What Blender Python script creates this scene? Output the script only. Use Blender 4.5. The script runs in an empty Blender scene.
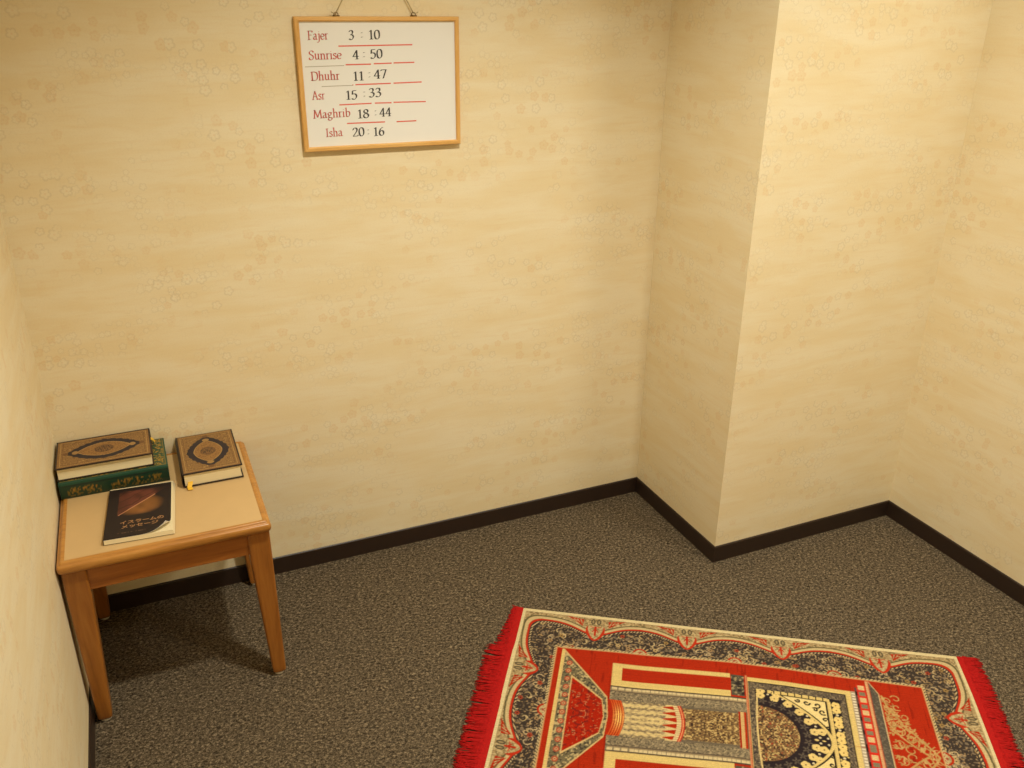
import bpy, math, random
import numpy as np
from mathutils import Vector, Matrix
random.seed(7)
rng = np.random.default_rng(11)
scene = bpy.context.scene
COL = scene.collection

# ---------------------------------------------------------------- room sizes
LX = -1.8735          # left wall
RX = 0.749           # right wall
PD = 0.494           # pillar depth (front face at y = -PD)
FY = -3.40           # wall behind the camera
CZ = 2.40            # ceiling
BBH = 0.060          # baseboard height

def lin(c):
    c = np.asarray(c, float) / 255.0
    return np.where(c <= 0.04045, c / 12.92, ((c + 0.055) / 1.055) ** 2.4)
def lin4(c):
    l = lin(c); return (float(l[0]), float(l[1]), float(l[2]), 1.0)

# ---------------------------------------------------------------- node helper
class NT:
    def __init__(self, name):
        m = bpy.data.materials.new(name); m.use_nodes = True
        self.m = m; self.t = m.node_tree
        self.b = self.t.nodes['Principled BSDF']
    def n(self, typ, **kw):
        nd = self.t.nodes.new(typ)
        for k, v in kw.items(): setattr(nd, k, v)
        return nd
    def put(self, sock, v):
        if isinstance(v, bpy.types.NodeSocket): self.t.links.new(v, sock)
        elif v is not None: sock.default_value = v
    def math(self, op, a, b=None, c=None, clamp=False):
        nd = self.n('ShaderNodeMath', operation=op, use_clamp=clamp)
        self.put(nd.inputs[0], a)
        if b is not None: self.put(nd.inputs[1], b)
        if c is not None: self.put(nd.inputs[2], c)
        return nd.outputs[0]
    def mix(self, fac, a, b, blend='MIX'):
        nd = self.n('ShaderNodeMix', data_type='RGBA', blend_type=blend)
        self.put(nd.inputs[0], fac); self.put(nd.inputs[6], a); self.put(nd.inputs[7], b)
        return nd.outputs[2]
    def mapping(self, vec, scale=(1, 1, 1), loc=(0, 0, 0), rot=(0, 0, 0)):
        nd = self.n('ShaderNodeMapping')
        self.put(nd.inputs['Vector'], vec); nd.inputs['Scale'].default_value = scale
        nd.inputs['Location'].default_value = loc; nd.inputs['Rotation'].default_value = rot
        return nd.outputs[0]
    def noise(self, vec, scale, detail=2, rough=.5, dist=0):
        nd = self.n('ShaderNodeTexNoise')
        self.put(nd.inputs['Vector'], vec)
        nd.inputs['Scale'].default_value = scale; nd.inputs['Detail'].default_value = detail
        nd.inputs['Roughness'].default_value = rough; nd.inputs['Distortion'].default_value = dist
        return nd.outputs['Fac']
    def ramp(self, fac, lo, hi):
        nd = self.n('ShaderNodeMapRange', interpolation_type='SMOOTHSTEP')
        self.put(nd.inputs[0], fac); nd.inputs[1].default_value = lo; nd.inputs[2].default_value = hi
        return nd.outputs[0]
    def cramp(self, fac, stops):
        nd = self.n('ShaderNodeValToRGB'); self.put(nd.inputs[0], fac)
        e = nd.color_ramp.elements
        while len(e) < len(stops): e.new(.5)
        for i, (p, c) in enumerate(stops): e[i].position = p; e[i].color = c
        return nd.outputs[0]
    def coord(self, which):
        return self.n('ShaderNodeTexCoord').outputs[which]
    def bump(self, h, strength, dist):
        nd = self.n('ShaderNodeBump'); self.put(nd.inputs['Height'], h)
        nd.inputs['Strength'].default_value = strength; nd.inputs['Distance'].default_value = dist
        self.t.links.new(nd.outputs[0], self.b.inputs['Normal'])
    def base(self, c): self.put(self.b.inputs['Base Color'], c)
    def set(self, **kw):
        for k, v in kw.items(): self.b.inputs[k.replace('_', ' ')].default_value = v

def plain(name, c, rough=.6, metal=0., var=.12, scale=60, spec=.5):
    k = NT(name); co = k.coord('Object')
    f = k.noise(co, scale, 3)
    a = lin(c)
    lo = tuple(float(x) for x in a * (1 - var)) + (1,); hi = tuple(float(min(1, x)) for x in a * (1 + var)) + (1,)
    k.base(k.mix(f, lo, hi)); k.set(Roughness=rough, Metallic=metal)
    k.b.inputs['Specular IOR Level'].default_value = spec
    return k.m

# ---------------------------------------------------------------- materials
def wallpaper():
    k = NT('floral_wallpaper'); uv = k.coord('UV')
    s1 = k.noise(k.mapping(uv, (2.2, 11, 1)), 1.6, 4, .55, .4)
    s2 = k.noise(k.mapping(uv, (6, 60, 1)), 1.5, 3, .6, .3)
    s3 = k.noise(uv, 220, 2, .6)
    base = k.mix(k.ramp(s1, .32, .68), lin4((240, 226, 192)), lin4((236, 217, 175)))
    base = k.mix(k.math('MULTIPLY', k.ramp(s2, .5, .72), .30), base, lin4((231, 206, 158)))
    base = k.mix(k.math('MULTIPLY', k.ramp(s3, .45, .75), .14), base, lin4((214, 196, 156)))
    # blossoms: one five-petalled flower per Voronoi cell, thinned into drifts
    def flowers(scale, rad, seed, thick, lo, hi, rot):
        p = k.mapping(uv, (scale, scale, 1), (seed, seed * .7, 0))
        vo = k.n('ShaderNodeTexVoronoi', voronoi_dimensions='2D', feature='F1')
        k.put(vo.inputs['Vector'], p); vo.inputs['Scale'].default_value = 1.0; vo.inputs['Randomness'].default_value = .9
        d = k.n('ShaderNodeVectorMath', operation='SUBTRACT')
        k.t.links.new(p, d.inputs[0]); k.t.links.new(vo.outputs['Position'], d.inputs[1])
        sx = k.n('ShaderNodeSeparateXYZ'); k.t.links.new(d.outputs[0], sx.inputs[0])
        sc = k.n('ShaderNodeSeparateXYZ'); k.t.links.new(vo.outputs['Color'], sc.inputs[0])
        ang = k.math('ARCTAN2', sx.outputs[1], sx.outputs[0])
        ang = k.math('ADD', k.math('MULTIPLY', ang, 5.0), k.math('MULTIPLY', sc.outputs[0], 6.28))
        size = k.math('MULTIPLY_ADD', sc.outputs[1], .4, .7)
        r = k.math('DIVIDE', vo.outputs['Distance'], size)
        lobe = k.math('POWER', k.math('ABSOLUTE', k.math('COSINE', k.math('MULTIPLY', ang, .5))), .6)
        pr = k.math('MULTIPLY_ADD', lobe, rad * .5, rad * .66)
        edge = k.math('SUBTRACT', 1.0, k.ramp(k.math('ABSOLUTE', k.math('SUBTRACT', r, pr)), thick * .4, thick))
        core = k.math('SUBTRACT', 1.0, k.ramp(r, rad * .12, rad * .3))
        fill = k.math('SUBTRACT', 1.0, k.ramp(k.math('SUBTRACT', r, pr), -.04, .02))
        drift = k.ramp(k.noise(k.mapping(uv, (1, 1.7, 1), (seed * 3, seed, 0)), 3.6, 2), lo, hi)
        keep = k.math('MULTIPLY', drift, k.math('GREATER_THAN', sc.outputs[2], .3))
        return [k.math('MULTIPLY', q, keep) for q in (edge, core, fill)], sc.outputs[0]
    (e1, c1, f1), h1 = flowers(27, .30, 1.3, .09, .44, .58, 0)
    (e2, c2, f2), h2 = flowers(40, .32, 5.1, .10, .48, .62, 0)
    warm = lin4((224, 180, 116)); grey = lin4((188, 168, 132)); pale = lin4((246, 238, 216))
    tint = k.mix(k.math('GREATER_THAN', h1, .62), grey, warm)
    base = k.mix(k.math('MULTIPLY', f1, .16), base, k.mix(k.math('GREATER_THAN', h1, .62), pale, warm))
    base = k.mix(k.math('MULTIPLY', e1, .20), base, tint)
    base = k.mix(k.math('MULTIPLY', c1, .26), base, warm)
    base = k.mix(k.math('MULTIPLY', f2, .15), base, pale)
    base = k.mix(k.math('MULTIPLY', e2, .16), base, grey)
    k.base(base); k.set(Roughness=.62)
    k.b.inputs['Specular IOR Level'].default_value = .3
    k.bump(k.math('ADD', s3, k.math('MULTIPLY', e1, .4)), .12, .002)
    return k.m

def carpet():
    k = NT('loop_carpet'); co = k.coord('Object')
    n1 = k.noise(k.mapping(co, (1, 1.25, 1), (0, 0, 0), (0, 0, .4)), 120, 2, .65, .5)
    n2 = k.noise(co, 260, 2, .7)
    n3 = k.noise(co, 3.0, 3, .5)
    f = k.math('MULTIPLY_ADD', n2, .45, k.math('MULTIPLY', n1, .65))
    c = k.cramp(f, [(.40, lin4((24, 20, 14))), (.52, lin4((80, 69, 54))), (.60, lin4((111, 97, 77))), (.72, lin4((164, 145, 116)))])
    c = k.mix(k.math('MULTIPLY', n3, .25), c, lin4((88, 76, 60)))
    # half-metre carpet tiles with hairline seams
    sep = k.n('ShaderNodeSeparateXYZ'); k.t.links.new(co, sep.inputs[0])
    seams = None
    for ax, off in ((0, 10.13), (1, 10.22)):
        q = k.math('FRACT', k.math('DIVIDE', k.math('ADD', sep.outputs[ax], off), .5))
        q = k.math('ABSOLUTE', k.math('SUBTRACT', q, .5))
        s = k.ramp(q, .494, .4995)
        seams = s if seams is None else k.math('MAXIMUM', seams, s)
    c = k.mix(k.math('MULTIPLY', seams, .22), c, lin4((60, 54, 47)))
    k.base(c); k.set(Roughness=.95); k.b.inputs['Specular IOR Level'].default_value = .1
    k.bump(f, .8, .006)
    return k.m

def wood(name, grain, tone=((150, 96, 38), (186, 128, 56), (204, 148, 72)), rough=.36):
    k = NT(name); co = k.coord('Object')
    sc = {'x': (1.4, 16, 16), 'y': (16, 1.4, 16), 'z': (16, 16, 1.4)}[grain]
    a = k.noise(k.mapping(co, sc), 2.2, 4, .6, 1.1)
    b = k.noise(k.mapping(co, tuple(s * 6 for s in sc)), 2.0, 3, .6)
    f = k.math('MULTIPLY_ADD', b, .3, k.math('MULTIPLY', a, .75))
    k.base(k.cramp(f, [(.3, lin4(tone[0])), (.52, lin4(tone[1])), (.75, lin4(tone[2]))]))
    k.set(Roughness=rough, Coat_Weight=.25, Coat_Roughness=.25)
    k.bump(b, .05, .001)
    return k.m

def painted(name, rough=.8, weave=0., scale=900, sheen=0., spec=.3):
    k = NT(name)
    at = k.n('ShaderNodeAttribute', attribute_name='Col')
    if weave:
        nz = k.noise(k.coord('Object'), scale, 2, .6)
        c = k.mix(k.math('MULTIPLY', nz, weave), at.outputs['Color'], (.5, .5, .5, 1), 'OVERLAY')
        k.base(at.outputs['Color']); k.bump(nz, .5, .002)
    else:
        nz = k.noise(k.coord('Object'), 300, 2); k.base(at.outputs['Color']); k.bump(nz, .04, .0005)
    k.set(Roughness=rough, Sheen_Weight=sheen); k.b.inputs['Specular IOR Level'].default_value = spec
    return k.m

def pages(name='page_paper'):
    k = NT(name); co = k.coord('Object')
    n = k.noise(k.mapping(co, (2, 2, 1400)), 1.0, 2)
    k.base(k.mix(n, lin4((218, 200, 156)), lin4((240, 226, 186)))); k.set(Roughness=.8)
    k.bump(n, .2, .0006)
    return k.m

M = dict(
    wall=wallpaper(), carpet=carpet(),
    ceil=plain('ceiling_paint', (236, 230, 214), .9),
    bb=plain('dark_brown_vinyl', (46, 32, 24), .42, var=.06),
    wx=wood('honey_oak_crosswise', 'x'), wy=wood('honey_oak_lengthwise', 'y'),
    wz=wood('honey_oak_upright', 'z', ((124, 74, 26), (154, 95, 35), (172, 112, 46))),
    wax=wood('honey_oak_apron', 'x', ((128, 74, 26), (156, 93, 35), (174, 109, 45))),
    fx=wood('pale_pine_crosswise', 'x', ((206, 152, 78), (226, 174, 98), (234, 190, 118)), .5),
    fz=wood('pale_pine_upright', 'z', ((206, 152, 78), (226, 174, 98), (234, 190, 118)), .5),
    lam=plain('cream_laminate', (206, 172, 120), .42, var=.04, scale=25),
    rub=plain('pale_glide_plastic', (214, 204, 186), .5),
    white=plain('white_board_enamel', (240, 238, 232), .28, var=.015, scale=8),
    red_ink=plain('red_ink', (216, 104, 92), .7, var=.05),
    red_line=plain('red_marker_line', (224, 104, 84), .6, var=.05),
    grey_line=plain('grey_seam_line', (176, 166, 146), .7, var=.05),
    black_ink=plain('black_ink', (70, 66, 62), .7, var=.1),
    cord=plain('grey_tan_cord', (186, 166, 124), .9, var=.25, scale=400),
    steel=plain('dull_steel', (150, 145, 135), .35, 1.),
    brass=plain('dull_brass', (120, 92, 52), .4, .8),
    rug=painted('woven_rug_pile', .95, .5, 520, .04, .05),
    fringe=plain('red_fringe_yarn', (168, 15, 12), .8, var=.3, scale=160, spec=.2),
    cover=painted('printed_book_cloth', .5, spec=.4), gcover=painted('green_book_cloth', .4, spec=.5),
    gloss=painted('glossy_printed_card', .5, spec=.3),
    dark=plain('dark_brown_book_cloth', (44, 28, 20), .5, var=.15),
    green=plain('green_book_cloth_plain', (14, 66, 44), .45, var=.15),
    page=pages(), white_page=plain('white_page_stack', (242, 238, 228), .75, var=.03),
    yellow=plain('yellow_ribbon', (238, 186, 44), .5, var=.08),
    gold=plain('pale_gold_ink', (164, 120, 78), .5, var=.1),
)

# ---------------------------------------------------------------- mesh helpers
class MB:
    def __init__(self): self.v = []; self.f = []; self.mi = []; self.uv = {}
    def add(self, vs, fs, mi=0):
        o = len(self.v); self.v += [tuple(map(float, p)) for p in vs]
        for f in fs: self.f.append(tuple(i + o for i in f)); self.mi.append(mi)
    def box(self, x0, x1, y0, y1, z0, z1, mi=0):
        self.add([(x0, y0, z0), (x1, y0, z0), (x1, y1, z0), (x0, y1, z0), (x0, y0, z1), (x1, y0, z1), (x1, y1, z1), (x0, y1, z1)],
                 [(0, 3, 2, 1), (4, 5, 6, 7), (0, 1, 5, 4), (1, 2, 6, 5), (2, 3, 7, 6), (3, 0, 4, 7)], mi)
    def rings(self, rings, closed=True, caps=True, mi=0):
        n = len(rings[0]); vs = [p for r in rings for p in r]; fs = []
        for i in range(len(rings) - 1):
            for j in range(n if closed else n - 1):
                a = i * n + j; b = i * n + (j + 1) % n
                fs.append((a, b, b + n, a + n))
        if caps: fs.append(tuple(reversed(range(n)))); fs.append(tuple(range((len(rings) - 1) * n, len(rings) * n)))
        self.add(vs, fs, mi)
    def tube(self, pts, rad, n=6, mi=0, taper=None):
        pts = [Vector(p) for p in pts]; rings = []
        up = Vector((0.13, 0.21, 1)).normalized()
        for i, p in enumerate(pts):
            t = (pts[min(i + 1, len(pts) - 1)] - pts[max(i - 1, 0)]).normalized()
            a = t.cross(up)
            if a.length < 1e-3: a = t.cross(Vector((1, 0, 0)))
            a.normalize(); b = t.cross(a)
            r = rad if taper is None else rad * taper[i]
            rings.append([p + r * (math.cos(2 * math.pi * k / n) * a + math.sin(2 * math.pi * k / n) * b) for k in range(n)])
        self.rings(rings, mi=mi)
    def build(self, name, mats, parent=None, loc=None, bevel=0, seg=2, smooth=False):
        me = bpy.data.meshes.new(name); me.from_pydata(self.v, [], self.f); me.update()
        mats = mats if isinstance(mats, (list, tuple)) else [mats]
        for m in mats: me.materials.append(m)
        me.polygons.foreach_set('material_index', self.mi)
        if smooth: me.polygons.foreach_set('use_smooth', [True] * len(me.polygons))
        o = bpy.data.objects.new(name, me); COL.objects.link(o)
        if parent: o.parent = parent
        if loc: o.location = loc
        if bevel:
            b = o.modifiers.new('bevel', 'BEVEL'); b.width = bevel; b.segments = seg; b.limit_method = 'ANGLE'; b.angle_limit = .6
        return o

def thing(name, label, cat, loc=(0, 0, 0), rz=0, group=None):
    o = bpy.data.objects.new(name, None); COL.objects.link(o); o.empty_display_size = .05
    o.location = loc; o.rotation_euler = (0, 0, rz); o['label'] = label; o['category'] = cat
    if group: o['group'] = group
    return o
def structure(o): o['kind'] = 'structure'; return o

def colour_attr(me, cols):          # one colour per vertex
    a = me.attributes.new('Col', 'FLOAT_COLOR', 'POINT')
    c4 = np.ones((len(cols), 4), np.float32); c4[:, :3] = cols
    a.data.foreach_set('color', c4.ravel())

def grid_mesh(name, P, C, mat, parent=None, skirt=None, skirt_col=None, smooth=True):
    """P: (ny,nx,3) points, C: (ny,nx,3) linear colours. skirt=(dx,dy,dz) closes the sheet into a slab."""
    ny, nx = P.shape[:2]
    idx = np.arange(ny * nx).reshape(ny, nx)
    f = np.stack([idx[:-1, :-1], idx[:-1, 1:], idx[1:, 1:], idx[1:, :-1]], -1).reshape(-1, 4)
    V = P.reshape(-1, 3); K = C.reshape(-1, 3)
    faces = [f]
    if skirt is not None:
        loop = np.concatenate([idx[0, :], idx[1:, -1], idx[-1, -2::-1], idx[-2:0:-1, 0]])
        n = len(loop); o = len(V)
        top = V[loop]; bot = top + np.array(skirt)
        sc = np.tile(np.asarray(skirt_col), (2 * n, 1)) if skirt_col is not None else np.concatenate([K[loop], K[loop]])
        V = np.concatenate([V, top, bot]); K = np.concatenate([K, sc])
        j = np.arange(n); jn = (j + 1) % n
        faces.append(np.stack([o + jn, o + j, o + n + j, o + n + jn], -1))
        f2 = np.concatenate(faces)
        bottom = list(range(o + n, o + 2 * n))
        allf = f2.tolist() + [bottom]
    else: allf = f.tolist()
    me = bpy.data.meshes.new(name); me.from_pydata(V.tolist(), [], allf); me.update()
    me.materials.append(mat); colour_attr(me, K)
    if smooth:
        s = np.zeros(len(me.polygons), bool); s[:len(f)] = True
        me.polygons.foreach_set('use_smooth', s.tolist())
    o = bpy.data.objects.new(name, me); COL.objects.link(o)
    if parent: o.parent = parent
    return o

# ---------------------------------------------------------------- the room
def wall(name, x0, x1, y0, y1, z0, z1, mat):
    b = MB(); b.box(x0, x1, y0, y1, z0, z1); o = b.build(name, mat)
    me = o.data; uvl = me.uv_layers.new(name='UVMap')
    for p in me.polygons:
        nrm = p.normal
        for li in p.loop_indices:
            c = me.vertices[me.loops[li].vertex_index].co
            if abs(nrm.x) > .5: uvl.data[li].uv = (c.y + 7.3, c.z)
            elif abs(nrm.y) > .5: uvl.data[li].uv = (c.x + 3.1, c.z)
            else: uvl.data[li].uv = (c.x, c.y)
    return structure(o)
wall('wall_back', LX - .12, 0.0, 0.0, .12, -.1, CZ, M['wall'])
wall('wall_pillar', 0.0, RX + .12, -PD, .12, -.1, CZ, M['wall'])
wall('wall_right', RX, RX + .12, FY, -PD, -.1, CZ, M['wall'])
wall('wall_left', LX - .12, LX, FY, 0.0, -.1, CZ, M['wall'])
wall('wall_front', LX - .12, RX + .12, FY - .12, FY, -.1, CZ, M['wall'])
b = MB(); b.box(LX - .12, RX + .12, FY - .12, .12, -.1, 0); structure(b.build('floor', M['carpet']))
b = MB(); b.box(LX - .12, RX + .12, FY - .12, .12, CZ, CZ + .1); structure(b.build('ceiling', M['ceil']))

BT = .005
def baseboard(name, prof_dir, p0, p1):
    """p0->p1 run at the wall foot, prof_dir points into the room; rounded top edge."""
    prof = [(0, 0), (BT, 0), (BT, BBH - .004), (BT * .8, BBH - .0015), (BT * .45, BBH), (0, BBH)]
    d = Vector((prof_dir[0], prof_dir[1], 0)); rings = []
    for p, ex in ((Vector(p0), 0), (Vector(p1), 1)):
        rings.append([p + d * a + Vector((0, 0, z)) for a, z in prof])
    b = MB(); b.rings(rings)
    o = b.build(name, M['bb'])
    return structure(o)
baseboard('baseboard_back', (0, -1), (LX, 0, 0), (0, 0, 0))
baseboard('baseboard_pillar_side', (-1, 0), (0, 0, 0), (0, -PD - BT, 0))
baseboard('baseboard_pillar_front', (0, -1), (0, -PD, 0), (RX, -PD, 0))
baseboard('baseboard_right', (-1, 0), (RX, -PD, 0), (RX, FY, 0))
baseboard('baseboard_left', (1, 0), (LX, FY, 0), (LX, 0, 0))

# ---------------------------------------------------------------- side table
TX0, TX1, TY0, TY1, TZ = -1.870, -1.382, -.490, -.004, .496
def rrect(x0, x1, y0, y1, z, r, n=5):
    out = []
    for cx, cy, a0 in ((x1 - r, y1 - r, 0), (x0 + r, y1 - r, 90), (x0 + r, y0 + r, 180), (x1 - r, y0 + r, 270)):
        for i in range(n + 1):
            a = math.radians(a0 + 90 * i / n); out.append((cx + r * math.cos(a), cy + r * math.sin(a), z))
    return out
table = thing('side_table', 'low square honey wood side table with cream inset top in the left corner', 'table',
              ((TX0 + TX1) / 2, (TY0 + TY1) / 2, 0))
hx, hy = (TX1 - TX0) / 2, (TY1 - TY0) / 2
# rim: moulded edge lofted around the top
prof = [(.019, -.0015), (.0175, 0), (.012, 0.0004), (.0085, -.0010), (.0078, -.0050), (.0060, -.0062), (.0030, -.0068), (.0008, -.0100), (0, -.015), (.0004, -.021), (.002, -.026), (.006, -.030), (.012, -.032), (.05, -.032)]
b = MB(); rings = []
for ins, dz in prof:
    r = max(.008 - ins * .4, .002)
    rings.append(rrect(-hx + ins, hx - ins, -hy + ins, hy - ins, TZ + dz, r))
b.rings(rings, caps=False)
rim = b.build('tabletop_rim', M['wx'], table, smooth=True)
b = MB(); i = .0185
b.rings([rrect(-hx + i, hx - i, -hy + i, hy - i, TZ - .032, .003), rrect(-hx + i, hx - i, -hy + i, hy - i, TZ - .0010, .003)])
b.build('tabletop_panel', M['lam'], table)
# legs: straight outer faces, inner faces tapering in towards the foot
LT, LB = .054, .035
ZT = TZ - .032
lx = hx - .005; LY = {-1: hy - .015, 1: hy - .004}
for sx in (-1, 1):
    for sy in (-1, 1):
        b = MB(); rings = []; ly = LY[sy]
        for z, w in ((.006, LB * .62), (.009, LB * .82), (.014, LB * .95), (.022, LB), (.38, LT), (ZT, LT)):
            g = (LB - w) / 2 if z < .02 else 0
            splay = .005 if sx < 0 and z < .1 else 0       # the wall-side legs lean in a little
            xo, yo = sx * (lx - g - splay), sy * (ly - g)
            xi, yi = sx * (lx - g - splay - w), sy * (ly - g - w)
            xs = sorted((xo, xi)); ys = sorted((yo, yi))
            rings.append(rrect(xs[0], xs[1], ys[0], ys[1], z, .005, 3))
        b.rings(rings)
        leg = b.build('leg', M['wz'], table, smooth=False)
        b = MB(); n = 14; cx, cy = sx * (lx - LB / 2 - (.005 if sx < 0 else 0)), sy * (ly - LB / 2)
        b.rings([[(cx + r * math.cos(2 * math.pi * k / n), cy + r * math.sin(2 * math.pi * k / n), z) for k in range(n)]
                 for r, z in ((.011, 0), (.0135, .0015), (.0135, .0065))])
        b.build('foot_glide', M['rub'], leg)
AZ0, AZ1 = TZ - .098, ZT
for s in (-1, 1):
    b = MB(); yc = s * (LY[s] - .018); b.box(-lx + LT - .002, lx - LT + .002, yc - .010, yc + .010, AZ0, AZ1)
    b.build('apron', M['wax'], table, bevel=.0015)
    b = MB(); xc = s * (lx - .018); b.box(xc - .010, xc + .010, -LY[-1] + LT - .002, LY[1] - LT + .002, AZ0, AZ1)
    b.build('apron', M['wax'], table, bevel=.0015)

# ---------------------------------------------------------------- raster canvas for woven / printed surfaces
class Canvas:
    def __init__(self, w, h, px, bg):
        self.px = px; self.nx = int(round(w / px)); self.ny = int(round(h / px))
        self.a = np.empty((self.ny, self.nx, 3)); self.a[:] = lin(bg)
        self.u, self.v = np.meshgrid((np.arange(self.nx) + .5) * px, (np.arange(self.ny) + .5) * px)
    def win(self, u0, u1, v0, v1):
        i0 = max(0, int(u0 / self.px) - 1); i1 = min(self.nx, int(u1 / self.px) + 2)
        j0 = max(0, int(v0 / self.px) - 1); j1 = min(self.ny, int(v1 / self.px) + 2)
        return slice(j0, j1), slice(i0, i1)
    def rect(self, u0, u1, v0, v1, c):
        m = (self.u >= u0) & (self.u < u1) & (self.v >= v0) & (self.v < v1); self.a[m] = lin(c)
    def mask(self, m, c): self.a[m] = lin(c)
    def ell(self, cu, cv, ru, rv, c, ang=0, m2=None):
        R = max(ru, rv); s = self.win(cu - R, cu + R, cv - R, cv + R)
        du = self.u[s] - cu; dv = self.v[s] - cv; ca, sa = math.cos(ang), math.sin(ang)
        m = ((du * ca + dv * sa) / ru) ** 2 + ((-du * sa + dv * ca) / rv) ** 2 <= 1
        if m2 is not None: m &= m2[s]
        self.a[s][m] = lin(c)
    def stroke(self, pts, w, c, m2=None, w1=None):
        col = lin(c); n = len(pts) - 1
        for k in range(n):
            (a0, b0), (a1, b1) = pts[k], pts[k + 1]
            ww = w if w1 is None else w + (w1 - w) * (k + .5) / n
            s = self.win(min(a0, a1) - ww, max(a0, a1) + ww, min(b0, b1) - ww, max(b0, b1) + ww)
            U = self.u[s]; Vv = self.v[s]
            if U.size == 0: continue
            du, dv = a1 - a0, b1 - b0; L = du * du + dv * dv + 1e-12
            t = np.clip(((U - a0) * du + (Vv - b0) * dv) / L, 0, 1)
            m = (U - a0 - t * du) ** 2 + (Vv - b0 - t * dv) ** 2 <= (ww / 2) ** 2
            if m2 is not None: m &= m2[s]
            self.a[s][m] = col
    def polymask(self, pts):
        m = np.zeros(self.u.shape, bool); n = len(pts)
        for k in range(n):
            (x0, y0), (x1, y1) = pts[k], pts[(k + 1) % n]
            if y0 == y1: continue
            c = ((self.v > min(y0, y1)) & (self.v <= max(y0, y1)) & (self.u < x0 + (self.v - y0) * (x1 - x0) / (y1 - y0)))
            m ^= c
        return m
    def poly(self, pts, c): self.a[self.polymask(pts)] = lin(c)

def vnoise(u, v, s, seed):
    r = np.random.default_rng(seed); G = r.random((512, 512))
    x = u * s + 1000.3; y = v * s + 1000.7
    i = np.floor(x).astype(int); j = np.floor(y).astype(int); fx = x - i; fy = y - j
    fx = fx * fx * (3 - 2 * fx); fy = fy * fy * (3 - 2 * fy)
    g = lambda a, c: G[(j + c) % 512, (i + a) % 512]
    return (g(0, 0) * (1 - fx) + g(1, 0) * fx) * (1 - fy) + (g(0, 1) * (1 - fx) + g(1, 1) * fx) * fy
def sstep(x, a, b): t = np.clip((x - a) / (b - a), 0, 1); return t * t * (3 - 2 * t)

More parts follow.
